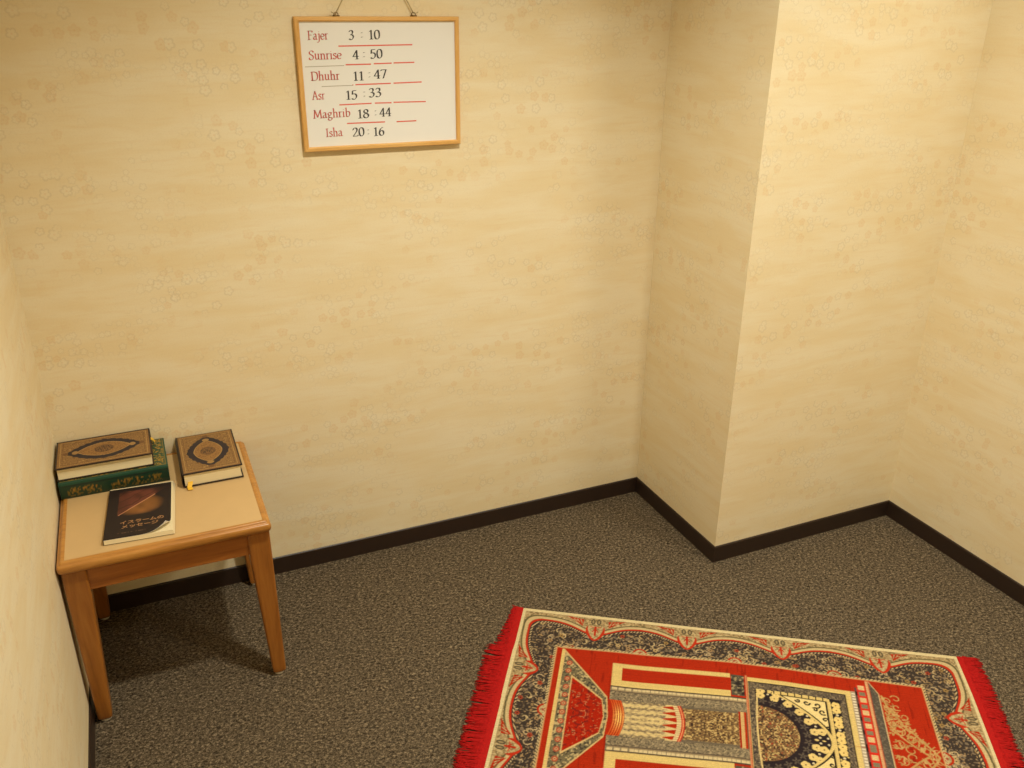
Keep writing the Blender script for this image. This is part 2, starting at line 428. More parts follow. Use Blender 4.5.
# ---------------------------------------------------------------- prayer rug
RL, RW = 1.240, .783
AX = RW / 2
CREAM = (207, 180, 112); TAN = (184, 162, 118); EDGE = (208, 190, 144); DARK = (58, 49, 43); DK = (32, 26, 25)
RED = (163, 40, 14); RED2 = (150, 28, 10); GREY = (104, 92, 74); PINK = (190, 122, 84); GOLD = (206, 150, 62)
def rug_pattern():
    c = Canvas(RL, AX, .001, DARK); u, v = c.u, c.v
    R = random.Random(5)
    # --- border ---------------------------------------------------
    pu = [.225, .489, .752, 1.020]; pv = [.250, .5325]
    def wave(t, knots, lo, hi):
        d = np.min(np.stack([np.abs(t - q) for q in knots]), 0)
        return lo + (hi - lo) * np.exp(-(d / .066) ** 2)
    ug = np.minimum(u, RL - u + .0)       # mirrored ends for the short sides
    vw = wave(u, pu, .045, .084)
    uw = wave(v, pv, .034, .068)
    s1 = v - vw; s2 = ug - uw
    h = .045                                 # rounded corner of the wave
    k = np.clip(.5 + .5 * (s2 - s1) / h, 0, 1)
    s = s2 * (1 - k) + s1 * k - h * k * (1 - k)
    edge = np.minimum(v, ug)
    n1 = vnoise(u, v, 160, 1)
    c.mask(s < 0, TAN)
    c.mask((s < -.004) & (n1 > .56), (160, 136, 96)); c.mask((s < -.016) & (vnoise(u, v, 210, 2) > .74), (118, 100, 68))
    c.mask((s > -.020) & (s < -.0165), (92, 84, 56))
    c.mask((s > -.0150) & (s < -.0055), (190, 168, 122)); c.mask((s > -.0165) & (s < -.0150), (120, 106, 70))
    c.mask((s > -.0055) & (s < .0010), (176, 46, 22))
    ring = (s > .004) & (s < .0085)
    c.mask(ring & (np.sin((u + v * .7) * 2 * math.pi / .0085) > .1), (196, 172, 128))
    field = (u > .122) & (u < 1.112) & (v > .144)
    bord = (s > .009) & ~field
    # dark ground: blossoms and curls
    c.mask(bord & (vnoise(u, v, 210, 3) > .70), (120, 104, 84))
    c.mask(bord & (vnoise(u, v, 260, 4) > .80), (158, 130, 92))
    for _ in range(560):
        a, q = R.uniform(.02, RL - .02), R.uniform(.03, AX)
        r = R.uniform(.006, .013); t0 = R.uniform(0, 6.28); sp = R.uniform(2.4, 4.2) * R.choice((-1, 1))
        pts = [(a + r * (1 - .5 * i / 7) * math.cos(t0 + sp * i / 7), q + r * (1 - .5 * i / 7) * math.sin(t0 + sp * i / 7)) for i in range(8)]
        c.stroke(pts, .0032, R.choice([(190, 166, 122), (176, 152, 108), (182, 160, 124), (136, 112, 76)]), bord, .0014)
    for _ in range(170):
        a, q = R.uniform(.02, RL - .02), R.uniform(.03, AX); cc = R.choice([(176, 150, 104), (146, 116, 70), (150, 120, 84), (150, 62, 40)])
        for i in range(5):
            c.ell(a + .0045 * math.cos(i * 1.257), q + .0045 * math.sin(i * 1.257), .0028, .0028, cc, 0, bord)
        c.ell(a, q, .002, .002, DK, 0, bord)
    # palmettes against the field on the axis between pendants
    def palmette(a, q, dx, dy, sc=1.0):
        for i in range(-3, 4):
            t = i * .42; ddx = dx * math.cos(t) - dy * math.sin(t); ddy = dx * math.sin(t) + dy * math.cos(t)
            c.stroke([(a + ddx * .008 * sc, q + ddy * .008 * sc), (a + ddx * .030 * sc, q + ddy * .030 * sc)], .0050 * sc, (176, 152, 110), bord, .0025)
        c.ell(a, q, .020 * sc, .020 * sc, RED, 0, bord); c.ell(a, q, .015 * sc, .015 * sc, TAN, 0, bord); c.ell(a, q, .008 * sc, .008 * sc, (150, 60, 44), 0, bord)
    for a in (.357, .62, .886): palmette(a, .142, 0, -1, 1.0)
    palmette(.122, AX, -1, 0, 1.1); palmette(1.112, AX, 1, 0, 1.1)
    # pendants
    def pendant(a, q, dx, dy, ln):
        nx_, ny_ = -dy, dx
        L = lambda t, w: (a + dx * t + nx_ * w, q + dy * t + ny_ * w)
        def drop(sc, off, col):
            pts = []
            for i in range(25):
                t = i / 24; w = .031 * math.sin(math.pi * min(1, t * .84 + .16)) ** .6 * sc * (1 - .25 * t)
                pts.append(L(off + t * (ln - off) * (1 if sc > .95 else .93), w))
            for i in range(24, -1, -1):
                t = i / 24; w = .031 * math.sin(math.pi * min(1, t * .84 + .16)) ** .6 * sc * (1 - .25 * t)
                pts.append(L(off + t * (ln - off) * (1 if sc > .95 else .93), -w))
            c.poly(pts, col)
        # red leaf wedges either side
        for sg in (-1, 1):
            c.poly([L(.004, sg * .088), L(.012, sg * .036), L(.040, sg * .038), L(.020, sg * .062)], RED)
            for i in range(3): c.stroke([L(.013, sg * (.046 + i * .010)), L(.030 - i * .005, sg * (.040 + i * .008))], .003, TAN)
        drop(1.0, .030, (176, 46, 22)); drop(.84, .004, TAN)
        for sg in (-1, 1):
            c.ell(*L(.018, sg * .0085), .0125, .0068, (84, 74, 56), math.atan2(dy, dx)); c.ell(*L(.018, sg * .0085), .0072, .0030, (150, 130, 92), math.atan2(dy, dx))
            for i in range(3): c.stroke([L(.034 + i * .009, sg * .001), L(.030 + i * .009, sg * (.019 - i * .004))], .0036, (118, 100, 66) if i != 1 else (178, 62, 36), None, .002)
        c.stroke([L(ln * .40, 0), L(ln * .76, 0)], .0080, (168, 44, 22), None, .0024)
        for sg in (-1, 1): c.stroke([L(ln * .46, 0), L(ln * .62, sg * .008)], .0042, (168, 44, 22), None, .002)
    for a in pu: pendant(a, .010, 0, 1, .098)
    for q in pv[:1]:
        pendant(.010, q, 1, 0, .074); pendant(RL - .010, q, -1, 0, .080)
    # woven edge
    c.mask(edge < .013, EDGE)
    c.mask((edge > .0115) & (edge < .0135) & (s < -.02), (150, 134, 96))
    near = np.abs(c.a - lin(TAN)).max(-1) < 1e-6
    c.mask(near & (vnoise(u, v, 230, 35) > .56), (158, 134, 94)); c.mask(near & (vnoise(u, v, 260, 36) > .76), (124, 104, 70))
    # --- red field -------------------------------------------------
    c.mask(field, RED)
    c.mask(field & (vnoise(u, v * .09 + u * .2, 230, 8) > .80), (142, 32, 10))
    fe = np.minimum(np.minimum(u - .122, 1.112 - u), v - .144)
    bead = (np.sin((u + v) * 2 * math.pi / .010) > -.2)
    c.mask((fe > -.006) & (fe < 0) & bead & (s > .01), TAN)
    c.mask((fe >= 0) & (fe < .003), (190, 150, 100))
    # left strip and tapered panel
    c.rect(.140, .1475, .150, AX, CREAM)
    tri = [(.1475, .152), (.278, .322), (.284, AX), (.284, 2 * AX), (.1475, .63)]
    tm = c.polymask(tri); c.mask(tm, (200, 168, 112))
    tm2 = c.polymask([(.1505, .163), (.2755, .3245), (.2815, AX), (.2815, 1), (.1505, 1)]); c.mask(tm2, (108, 98, 72))
    c.mask(tm2 & (vnoise(u, v, 190, 9) > .60), (178, 158, 112)); c.mask(tm2 & (vnoise(u, v, 230, 10) > .74), (64, 56, 46))
    def flower(a, q, m):
        c.ell(a, q, .0080, .0090, (164, 74, 50), 0, m); c.ell(a, q, .0046, .0052, (186, 146, 104), 0, m); c.ell(a, q, .002, .002, (150, 40, 30), 0, m)
    for i in range(7): flower(.166, .205 + i * .031, tm2)
    ti = c.polymask([(.1765, .252), (.266, .332), (.2745, AX), (.2745, 1), (.1765, 1)]); c.mask(ti, (200, 168, 112))
    ti2 = c.polymask([(.1795, .262), (.2645, .3355), (.2720, AX), (.2720, 1), (.1795, 1)]); c.mask(ti2, (158, 32, 10))
    c.mask(ti2 & (vnoise(u, v, 170, 12) > .74), (120, 30, 22)); c.mask(ti2 & (vnoise(u, v, 200, 13) > .84), (176, 96, 60))
    for _ in range(26):
        a, q = R.uniform(.185, .26), R.uniform(.28, AX); t0 = R.uniform(0, 6)
        c.stroke([(a + .005 * math.cos(t0 + i * .6), q + .005 * math.sin(t0 + i * .6)) for i in range(5)], .002, R.choice([(84, 30, 22), (176, 110, 74), (176, 56, 30)]), ti2)
    # window frames beside the columns
    c.rect(.285, .604, .191, .278, CREAM); c.rect(.312, .604, .207, .256, RED)
    c.rect(.604, .648, .191, .280, RED); c.rect(.606, .641, .194, .272, (84, 76, 62))
    sq = (u > .606) & (u < .641) & (v > .194) & (v < .272)
    c.mask(sq & (vnoise(u, v, 150, 14) > .62), (146, 130, 96)); c.mask(sq & (vnoise(u, v, 190, 15) > .72), (44, 38, 36))
    # columns: beads and stippled shaft
    c.rect(.284, .645, .278, .330, (126, 112, 88))
    sh = (u > .284) & (u < .645) & (v > .297) & (v < .330)
    c.mask(sh & (vnoise(u, v, 330, 16) > .60), (92, 82, 66)); c.mask(sh & (vnoise(u, v, 330, 17) > .70), (158, 140, 108))
    c.rect(.284, .645, .278, .282, (70, 58, 48)); c.rect(.284, .645, .296, .2995, (84, 70, 58))
    bd = (u > .288) & (u < .645) & (v > .2835) & (v < .295)
    bw = np.where(u < .345, .019, .0115)
    c.mask(bd & (np.abs(np.mod(u, bw) / bw - .5) * 2 < .84), (198, 178, 134))
    c.mask(bd & (v > .291) & (np.abs(np.mod(u, bw) / bw - .5) * 2 < .84), (150, 130, 96))
    # mihrab column
    mz = (v >= .330)
    c.mask(mz & (u > .284) & (u < .645), (98, 82, 58))
    c.mask(mz & (u >= .284) & (u < .296), RED)
    bow = .012 * ((v - AX) / .062) ** 2                  # curved rings
    ub = u + bow
    rg = mz & (ub > .296) & (ub < .327)
    f = np.exp(-((v - AX) / .034) ** 2) * np.exp(-((ub - .313) / .012) ** 2)
    st = .5 + .5 * np.sin(ub * 2 * math.pi / .0062)
    colr = lin((196, 74, 26))[None, None] * (1 - f[..., None]) + lin((240, 202, 112))[None, None] * f[..., None]
    colr = np.where(st[..., None] > .42, colr, lin((150, 40, 14))[None, None]); c.a[rg] = np.clip(colr, 0, 1)[rg]
    fl = mz & (ub >= .327) & (u < .470)
    c.mask(fl, (204, 180, 124)); c.mask(fl & (vnoise(u * .4, v, 260, 31) > .62) & (u < .44), (170, 148, 106))
    wob = v + .0022 * np.sin(u * 2 * math.pi / .021 + np.floor((v - .33) / .0205) * 1.7)
    ph = np.mod(wob - .3295, .0205) / .0205
    c.mask(fl & (ph < .44) & (u < .432), (158, 138, 102)); c.mask(fl & (ph < .30) & (u < .432) & (vnoise(u, v, 160, 32) > .42), (118, 102, 78))
    c.mask(fl & (u > .425) & (np.abs(np.mod(v - .3295, .0205) / .0205 - .5) * 2 < (u - .420) / .042 * .86) & (ub < .462), RED)
    c.mask(mz & (ub >= .462) & (ub < .474), (210, 186, 136)); c.mask(mz & (ub >= .462) & (ub < .474) & (np.mod(v, .007) < .002), (160, 130, 90))
    c.mask(mz & (ub >= .474) & (ub < .4835), (176, 40, 28)); c.mask(mz & (ub >= .4775) & (ub < .480), (216, 150, 100))
    la = mz & (ub >= .4835) & (u < .621)
    lace1 = vnoise(u, v, 270, 20); lace2 = vnoise(u, v, 300, 21)
    c.mask(la, (112, 86, 56)); c.mask(la & (lace1 > .52), (142, 112, 68)); c.mask(la & (lace1 > .68), (190, 162, 106)); c.mask(la & (lace2 > .72), (60, 42, 34))
    c.mask(la & (v < .338), GREY)
    c.mask(mz & (u >= .621) & (u < .626), RED2); c.mask(mz & (u >= .626) & (u < .635), (196, 160, 104)); c.mask(mz & (u >= .635) & (u < .641), RED)
    c.rect(.6440, .6495, .191, AX, PINK)
    # --- arch panel ------------------------------------------------
    c.rect(.6505, .921, .197, AX, CREAM)
    ap = (u > .6505) & (u < .905) & (v > .212)
    c.mask(ap, (96, 84, 68)); c.mask(ap & (vnoise(u, v, 300, 22) > .62), (132, 116, 90)); c.mask(ap & (vnoise(u, v, 300, 23) > .70), (62, 54, 50))
    c.mask(ap & (u > .902), DK); c.mask(ap & (v < .2155), DK)
    inner = (u > .668) & (u < .887) & (v > .238)
    c.mask(inner, (42, 34, 36))
    du, dv = u - .672, np.abs(v - AX)
    rr = np.sqrt((du * .93) ** 2 + dv ** 2)
    th = np.arctan2(du, dv)
    # flower bands on black: paired cream blossoms along rays
    nb = 6
    for i in range(nb + 1):
        t = (i + .25) / nb * math.pi / 2; st_, ct_ = math.sin(t), math.cos(t)
        for rad, rl in ((.131, .0095), (.148, .0100)):
            a, q = .672 + rad / .93 * st_, AX - rad * ct_
            for pq in range(5):
                g = pq * 1.257 + i; c.ell(a + .0056 * math.cos(g), q + .0056 * math.sin(g), .0066, .0062, (214, 186, 118), 0, inner)
            c.ell(a, q, .0019, .0022, (66, 46, 30), 0, inner)
        t2 = (i + .75) / nb * math.pi / 2
        for rad in (.140, .158):
            c.ell(.672 + rad / .93 * math.sin(t2), AX - rad * math.cos(t2), .0030, .0030, (206, 190, 152), 0, inner)
    for rad, n_, cc in ((.112, 7, (88, 77, 66)),):
        for i in range(n_ + 1):
            t = (i + .5 * (n_ % 2)) / n_ * math.pi / 2; a, q = .672 + rad / .93 * math.sin(t), AX - rad * math.cos(t)
            for pq in range(5): c.stroke([(a, q), (a + .0095 * math.cos(pq * 1.257 + i), q + .0095 * math.sin(pq * 1.257 + i))], .0056, cc, inner, .0030)
            c.ell(a, q, .0024, .0024, (56, 48, 44), 0, inner)
    core = inner & (rr < .093)
    c.mask(core, (112, 84, 56)); c.mask(core & (lace1 > .50), (144, 114, 70)); c.mask(core & (lace1 > .66), (190, 162, 106)); c.mask(core & (lace2 > .70), (58, 40, 34)); c.mask(core & (lace2 < .16), (150, 50, 34))
    c.stroke([(.673 - .0055 * math.sin(math.pi / 2 * i / 12), .262 + (AX - .262) * i / 12) for i in range(13)], .0042, (206, 180, 122))
    # arch line with pointed head towards the right, spandrel in cream with dark scrolls
    def archu(q): return .845 - .150 * np.clip((AX - q) / .155, 0, 1) ** 1.7
    spm = inner & (u > archu(v) + .004) & (u < .862) & (v > .240)
    c.mask(spm, CREAM)
    sp2 = inner & (u > archu(v) + .013) & (u < .853) & (v > .249)
    c.mask(sp2, (222, 198, 136))
    c.mask(sp2 & (u < archu(v) + .0185), DK); c.mask(sp2 & (u > .8480), DK); c.mask(sp2 & (v < .2535), DK)
    for a, q, r, t0, sg in ((.800, .266, .009, 0, 1), (.826, .270, .010, 2, -1), (.838, .292, .010, 1, 1), (.778, .262, .007, 3, -1), (.842, .318, .008, 0, -1), (.820, .286, .007, 4, 1), (.848, .345, .006, 2, 1)):
        c.stroke([(a + r * (1 - .08 * i) * math.cos(t0 + sg * i * .62), q + r * (1 - .08 * i) * math.sin(t0 + sg * i * .62)) for i in range(10)], .0046, DK, sp2)
    # blossom column right of the arch
    c.rect(.862, .887, .238, AX, (38, 32, 34))
    for i in range(4):
        q = .268 + i * .052
        for dq in (-.009, .009):
            for pq in range(5): c.ell(.8745 + .0062 * math.cos(pq * 1.257 + .5), q + dq + .0062 * math.sin(pq * 1.257 + .5), .0056, .0060, (220, 190, 116), 0)
            c.ell(.8745, q + dq, .0020, .0022, (96, 56, 32))
        c.ell(.8745, q + .026, .0036, .0036, (206, 190, 152)); c.ell(.8655, q + .020, .0028, .0028, (200, 176, 112)); c.ell(.8840, q + .031, .0028, .0028, (200, 176, 112))
    cap = inner & (v < .249) & (u > .700) & (u < .862)
    c.mask(cap & (np.mod(u, .036) < .026), CREAM); c.mask(cap & (np.mod(u + .004, .018) < .003), DK)
    # --- beaded and chequered bands -----------------------------------
    c.rect(.9195, .9315, .197, AX, (150, 134, 112)); bm = (u > .921) & (u < .930) & (v > .197)
    c.mask(bm & (np.abs(np.mod(v, .010) / .010 - .5) < .34), (212, 198, 170))
    c.rect(.9315, .937, .180, AX, (96, 60, 52)); c.rect(.937, .9605, .168, AX, (196, 44, 30))
    ck = (u > .941) & (u < .957) & (v > .170)
    c.mask(ck & (np.mod(v - .170, .046) < .017), (204, 172, 122))
    c.mask(ck & (np.mod(v - .170, .046) > .025) & (np.mod(v - .170, .046) < .039), (124, 112, 88))
    c.rect(.9315, .937, .180, AX, (90, 62, 58))
    c.mask((u > .9315) & (u < .937) & (np.mod(v - .170, .046) > .025) & (np.mod(v - .170, .046) < .039) & (v > .18), DK)
    c.rect(.9605, .9705, .150, AX, (168, 60, 34)); c.rect(.9625, .9690, .150, AX, (198, 150, 106))
    gb = (u > .9705) & (u < .990) & (v > .150 + (u - .9705) * 2.1); c.mask(gb, (82, 74, 64)); c.mask(gb & (vnoise(u, v, 300, 30) > .66), (106, 96, 80))
    c.mask((u > .9705) & (u < .9935) & (np.abs(v - (.150 + (u - .9705) * 2.1)) < .003), TAN); c.rect(.990, .9935, .198, AX, TAN)
    # --- scrollwork on red ---------------------------------------------
    sc = field & (u > .9945)
    S = (176, 138, 82)
    def scroll(a, q, r, t0, sg, n=12, w=.0036, dec=.055):
        c.stroke([(a + r * (1 - dec * i) * math.cos(t0 + sg * i * .48), q + r * (1 - dec * i) * math.sin(t0 + sg * i * .48)) for i in range(n)], w, S, sc, .0024)
    for a, q, r, t0, sg in ((1.008, .216, .014, 3, 1), (1.032, .204, .013, 3.6, 1), (1.012, .246, .015, 4, -1), (1.030, .236, .011, 1, 1),
                            (1.016, .282, .018, 3, 1), (1.042, .268, .012, 2, -1), (1.020, .322, .020, 4.4, 1), (1.048, .306, .014, 0, 1),
                            (1.014, .362, .018, 2.6, -1), (1.046, .345, .015, 4, 1), (1.068, .350, .012, 1, -1), (1.075, .378, .014, 3, 1), (1.040, .380, .016, 5, -1)):
        scroll(a, q, r, t0, sg)
    c.stroke([(.998, .200), (1.006, .236), (1.022, .264), (1.036, .300), (1.058, .326), (1.076, .352), (1.094, .376), (1.102, AX)], .0055, S, sc)
    c.stroke([(1.000, .296), (1.024, .340), (1.050, .366), (1.080, AX)], .005, S, sc)
    for _ in range(95):
        t = R.random(); q = .205 + (AX - .205) * t ** .8; lim = 1.006 + .098 * ((q - .205) / (AX - .205))
        a = R.uniform(.998, lim); ang = R.uniform(0, 6.28); sg = R.choice((-1, 1)); r = R.uniform(.007, .012)
        c.stroke([(a + r * (i / 6) * math.cos(ang + sg * i * .28), q + r * (i / 6) * math.sin(ang + sg * i * .28)) for i in range(7)], .0050, R.choice([S, (160, 122, 72), (184, 148, 94)]), sc, .0014)
    for i in range(7):
        a = 1.030 + i * .011; q = .318 + i * .0105
        c.stroke([(a, q), (a + .012, q - .012)], .005, S, sc, .002); c.stroke([(a, q), (a - .004, q + .016)], .005, S, sc, .002)
    return c.a
half = rug_pattern()
full = np.concatenate([half, half[::-1][1:]], 0)
# knots: average the drawing down to a 2 mm weave
q = 2
ny, nx = full.shape[0] // q, full.shape[1] // q
knot = full[:ny * q, :nx * q].reshape(ny, q, nx, q, 3).mean((1, 3))
knot = knot * (1 + rng.normal(0, .07, (ny, nx, 1)))
knot *= (1 + .06 * np.sin(np.arange(ny) * 1.9))[:, None, None] * (1 + rng.normal(0, .03, (ny, 1, 1)))
knot = np.clip(knot, 0, 1)
gu, gv = np.meshgrid(np.linspace(0, RL, nx), np.linspace(0, RW, ny))
# the cloth lies a little askew: small sideways drift of the weave
drift = np.interp(gu, [0, .14, .29, .37, .47, .60, .75, .90, 1.1, 1.24], [.0, .011, .004, .002, -.003, -.010, -.010, -.003, 0, 0])
du_ = -np.interp(gu, [0, .3, .65, .9, 1.24], [0, 0, -.0, -.0, -.0])
shear = -np.clip(gv - .15, 0, None) * np.interp(gu, [0, .3, .65, .95, 1.24], [0, 0, .025, .045, .03])
X = gu + shear
Y = gv + drift * sstep(gv, 0, .15)
Z = .0046 + .0012 * (vnoise(gu, gv, 7, 40) - .5) + .0012 * np.sin(gu * 26 + gv * 7) * sstep(gv, .1, .3) * (1 - sstep(gu, .3, .45)) * .8
rug = thing('prayer_rug', 'red and brown patterned prayer rug with red fringed ends on the grey carpet', 'rug',
            (-.678, -.474, 0), -math.radians(33))
# rug frame: +X along the long edge, +Y points away from the camera, so v runs towards -Y
P = np.stack([X, -Y, Z], -1)
rugm = grid_mesh('woven_cloth', P[::-1], knot[::-1], M['rug'], rug, skirt=(0, 0, -.0038), skirt_col=lin(EDGE))
def fringe(side):
    b = MB(); r = random.Random(3 + side)
    def edge(v):            # cloth edge at distance v
        if side < 0: return 0.002
        return RL - .002 - max(0, v - .15) * .03
    vs = np.linspace(0, RW, 90)
    # knotted heading
    hw = .022 if side < 0 else .020
    rings = []
    for t in np.linspace(0, 1, 5):
        rings.append([(edge(x) + side * hw * t, -x - (.0 if t == 0 else 0), .0052 + .0011 * math.sin(x * 900) * t + .0012 * math.sin(math.pi * t)) for x in vs])
    low = [[(p[0], p[1], .0008) for p in rg] for rg in rings]
    n = len(vs)
    for A in range(4):
        b.add([*rings[A], *rings[A + 1]], [((j, j + 1, n + j + 1, n + j) if side > 0 else (j, n + j, n + j + 1, j + 1)) for j in range(n - 1)])
    b.add([*rings[4], *low[4]], [(j, j + 1, n + j + 1, n + j) for j in range(n - 1)])
    # strands
    v = -.004
    clump = 0
    while v < RW + .004:
        v += r.uniform(.0010, .0019)
        if side < 0:
            L = np.interp(v, [0, .05, .11, .16, .20, .40, .8], [.018, .022, .032, .038, .060, .058, .056]) * r.uniform(.86, 1.12)
        else:
            L = .046 * r.uniform(.86, 1.12)
        if r.random() < .035: L *= r.uniform(.5, .8)
        if r.random() < .12: clump = r.uniform(-.35, .35)
        tilt = clump * .3 + r.gauss(0, .05)
        if side < 0 and v < .18: tilt += r.gauss(0, .35) + .25
        x0 = edge(v) + side * hw * .8; z0 = r.uniform(.0040, .0060); pts = []
        bend = r.gauss(0, .07)
        for i in range(6):
            t = i / 5; s_ = t * L
            pts.append((x0 + side * s_ * math.cos(tilt), -v - (tilt * s_ + bend * s_ * t), z0 * (1 - t) + t * r.uniform(.0014, .0050)))
        b.tube(pts, .0013, 4, taper=[1, 1, 1, 1, .95, .6])
    return b.build('fringe', M['fringe'], rug, smooth=True)
fringe(-1); fringe(1)

# ---------------------------------------------------------------- books
def ornate(long_u, dark=(40, 26, 24)):
    """cover colouring: gold filigree field, dark pointed medallion with a pale middle."""
    def fn(U, V, W, H):
        A, B = (U, V) if long_u else (V, U)
        LA, LB_ = (W, H) if long_u else (H, W)
        a = A / LA * 2 - 1; b_ = B / LB_ * 2 - 1
        C = np.empty(U.shape + (3,)); C[:] = lin((140, 105, 60))
        n = vnoise(U, V, 420, 50); C[n > .60] = lin((112, 74, 38)); C[n > .78] = lin((170, 136, 82))
        ed = np.minimum(np.minimum(A, LA - A), np.minimum(B, LB_ - B))
        C[(ed > .010) & (ed < .012)] = lin((190, 152, 92)); C[(ed > .016) & (ed < .0172)] = lin((104, 66, 36))
        C[(ed < .010) & (n > .5)] = lin((132, 92, 48)); C[ed < .0045] = lin(dark)
        sc = .035 * np.cos(b_ * 16) * .4
        lens = (np.abs(b_) / .72) ** 1.25 + (np.abs(a) / .78) ** 1.7 + .028 * np.cos(np.arctan2(b_, a) * 22)
        m = lens < 1; C[m] = lin((36, 28, 38))
        g = (np.abs(b_) / .49) ** 1.3 + (np.abs(a) / .56) ** 1.8
        C[g < 1.0] = lin((178, 140, 82)); C[g < .93] = lin((150, 110, 60)); C[(g < .93) & (n > .6)] = lin((128, 88, 46))
        end = (((np.abs(a) - .60) / .07) ** 2 + (b_ / .12) ** 2) < 1; C[end] = lin((160, 124, 72))
        e2 = (((np.abs(a) - .80) / .055) ** 2 + (b_ / .10) ** 2) < 1; C[e2] = lin((110, 74, 42))
        ring = (a / .20) ** 2 + (b_ / .26) ** 2
        C[(ring < 1.0) & (ring > .78)] = lin((92, 62, 42)); C[ring <= .78] = lin((132, 94, 52))
        scr = (np.sin(U * 800 + 3 * np.sin(V * 420)) * np.sin(V * 610 + 2 * np.sin(U * 330)) > .12) & (ring < .80); C[scr] = lin((34, 26, 30))
        return C
    return fn

def cover_slab(name, w, h, t, fn, mat, parent, z, edge_col, res=.0012):
    nx_, ny_ = int(w / res), int(h / res)
    U, V = np.meshgrid(np.linspace(0, w, nx_), np.linspace(0, h, ny_))
    C = fn(U, V, w, h)
    ed = np.minimum(np.minimum(U, w - U), np.minimum(V, h - V))
    Zz = z + t - .0012 * (1 - sstep(ed, 0, .0025))
    P_ = np.stack([U - w / 2, V - h / 2, Zz], -1)
    return grid_mesh(name, P_, C, mat, parent, skirt=(0, 0, -t + .0012), skirt_col=lin(edge_col))

def hardcover(label, cx, cy, z, w, h, t, rz, spine, fn, mats, edge_col, ribbon=None):
    """w along x, h along y; spine in 'L' (−x), 'B' (+y) or 'F' (−y)."""
    cmat, plainmat = mats
    bk = thing('book', label, 'book', (cx, cy, z), rz, 'books on the side table')
    ct = .0032
    cover_slab('front_cover', w, h, ct, fn, cmat, bk, t - ct, edge_col)
    b = MB(); b.box(-w / 2, w / 2, -h / 2, h / 2, 0, ct); b.build('back_cover', plainmat, bk, bevel=.0008)
    ins = .0038
    x0, x1, y0, y1 = -w / 2 + ins, w / 2 - ins, -h / 2 + ins, h / 2 - ins
    if spine == 'L': x0 = -w / 2 + .004
    if spine == 'B': y1 = h / 2 - .004
    if spine == 'F': y0 = -h / 2 + .004
    b = MB()
    ns = 8; rings = []
    for i in range(ns + 1):                       # fore-edge slightly hollow
        zz = ct + (t - 2 * ct) * i / ns; hol = .0022 * math.sin(math.pi * i / ns)
        X0, X1, Y0, Y1 = x0, x1, y0, y1
        if spine == 'L': X1 -= hol
        if spine == 'B': Y0 += hol
        if spine == 'F': Y1 -= hol
        rings.append([(X0, Y0, zz), (X1, Y0, zz), (X1, Y1, zz), (X0, Y1, zz)])
    b.rings(rings); b.build('page_block', M['page'], bk)
    # rounded spine
    L = h if spine == 'L' else w
    n = 14; m = 200 if spine == 'F' else 12
    a_ = np.linspace(-1, 1, n); ll = np.linspace(-L / 2, L / 2, m)
    AA, LL = np.meshgrid(a_, ll)
    out = .0045 * np.sqrt(np.clip(1 - AA ** 2 * .98, 0, 1)); ZZ = t / 2 + AA * t / 2
    if spine == 'L': P_ = np.stack([-w / 2 + .003 - out, -LL, ZZ], -1)
    elif spine == 'B': P_ = np.stack([LL, h / 2 - .003 + out, ZZ], -1)[::-1]
    else: P_ = np.stack([LL, -h / 2 + .003 - out, ZZ], -1)
    C = np.empty(P_.shape); C[:] = lin(edge_col)
    if spine == 'F':
        U = (LL + L / 2); Vz = AA
        n1 = vnoise(U, Vz * .02, 260, 61)
        C[:] = lin((8, 50, 34)); C[(Vz > .55)] = lin((12, 66, 46)); C[(Vz > .50) & (Vz < .60)] = lin((5, 32, 24))
        for c0, hw_, gg in ((.22, .15, .5), (.56, .10, .55), (.80, .13, .55)):
            mm = (np.abs(U / L - c0) < hw_) & (Vz < .30) & (Vz > -.72) & (n1 > gg); C[mm] = lin((104, 84, 28))
            mm = (np.abs(U / L - c0) < hw_ * .8) & (Vz < .15) & (Vz > -.5) & (n1 > gg + .22); C[mm] = lin((146, 104, 38))
        C[Vz < -.86] = lin((6, 34, 24))
    sp = grid_mesh('spine', P_, C, cmat, bk)
    so = sp.modifiers.new('solid', 'SOLIDIFY'); so.thickness = .0016; so.offset = -1
    if ribbon:
        b = MB(); pts, wv = ribbon; wv = Vector(wv)
        rr = []
        for p in pts:
            p = Vector(p); rr.append([p - wv / 2, p + wv / 2, p + wv / 2 + Vector((0, 0, .0012)), p - wv / 2 + Vector((0, 0, .0012))])
        b.rings(rr); b.build('ribbon_bookmark', M['yellow'], bk)
    return bk

TOP = TZ + .0004
def green_cover(U, V, W, H):
    C = np.empty(U.shape + (3,)); C[:] = lin((12, 70, 50))
    n = vnoise(U, V, 300, 66); ed = np.minimum(np.minimum(U, W - U), np.minimum(V, H - V))
    C[(n > .5) & (ed > .007) & (ed < .04)] = lin((96, 92, 36)); C[(n > .66) & (ed > .007) & (ed < .04)] = lin((160, 122, 44))
    C[(n > .72) & (ed >= .04)] = lin((34, 96, 80)); C[(ed > .004) & (ed < .006)] = lin((150, 116, 44))
    return C
GT = .0475
hardcover('green gold-tooled hardcover book lying flat under the stacked brown book', -1.7320, -.0890, TOP, .267, .172, GT, 0, 'F', green_cover, (M['gcover'], M['green']), (10, 52, 36))
hardcover('brown gold-patterned hardcover book stacked on top of the green book', -1.7490, -.0850, TOP + GT + .0004, .236, .161, .0360, 0, 'B', ornate(True), (M['cover'], M['dark']), (40, 26, 20),
          ([(.100, .052, .0190), (.118, .050, .0175), (.1235, .049, .0140), (.127, .048, .0060)], (0, .014, 0)))
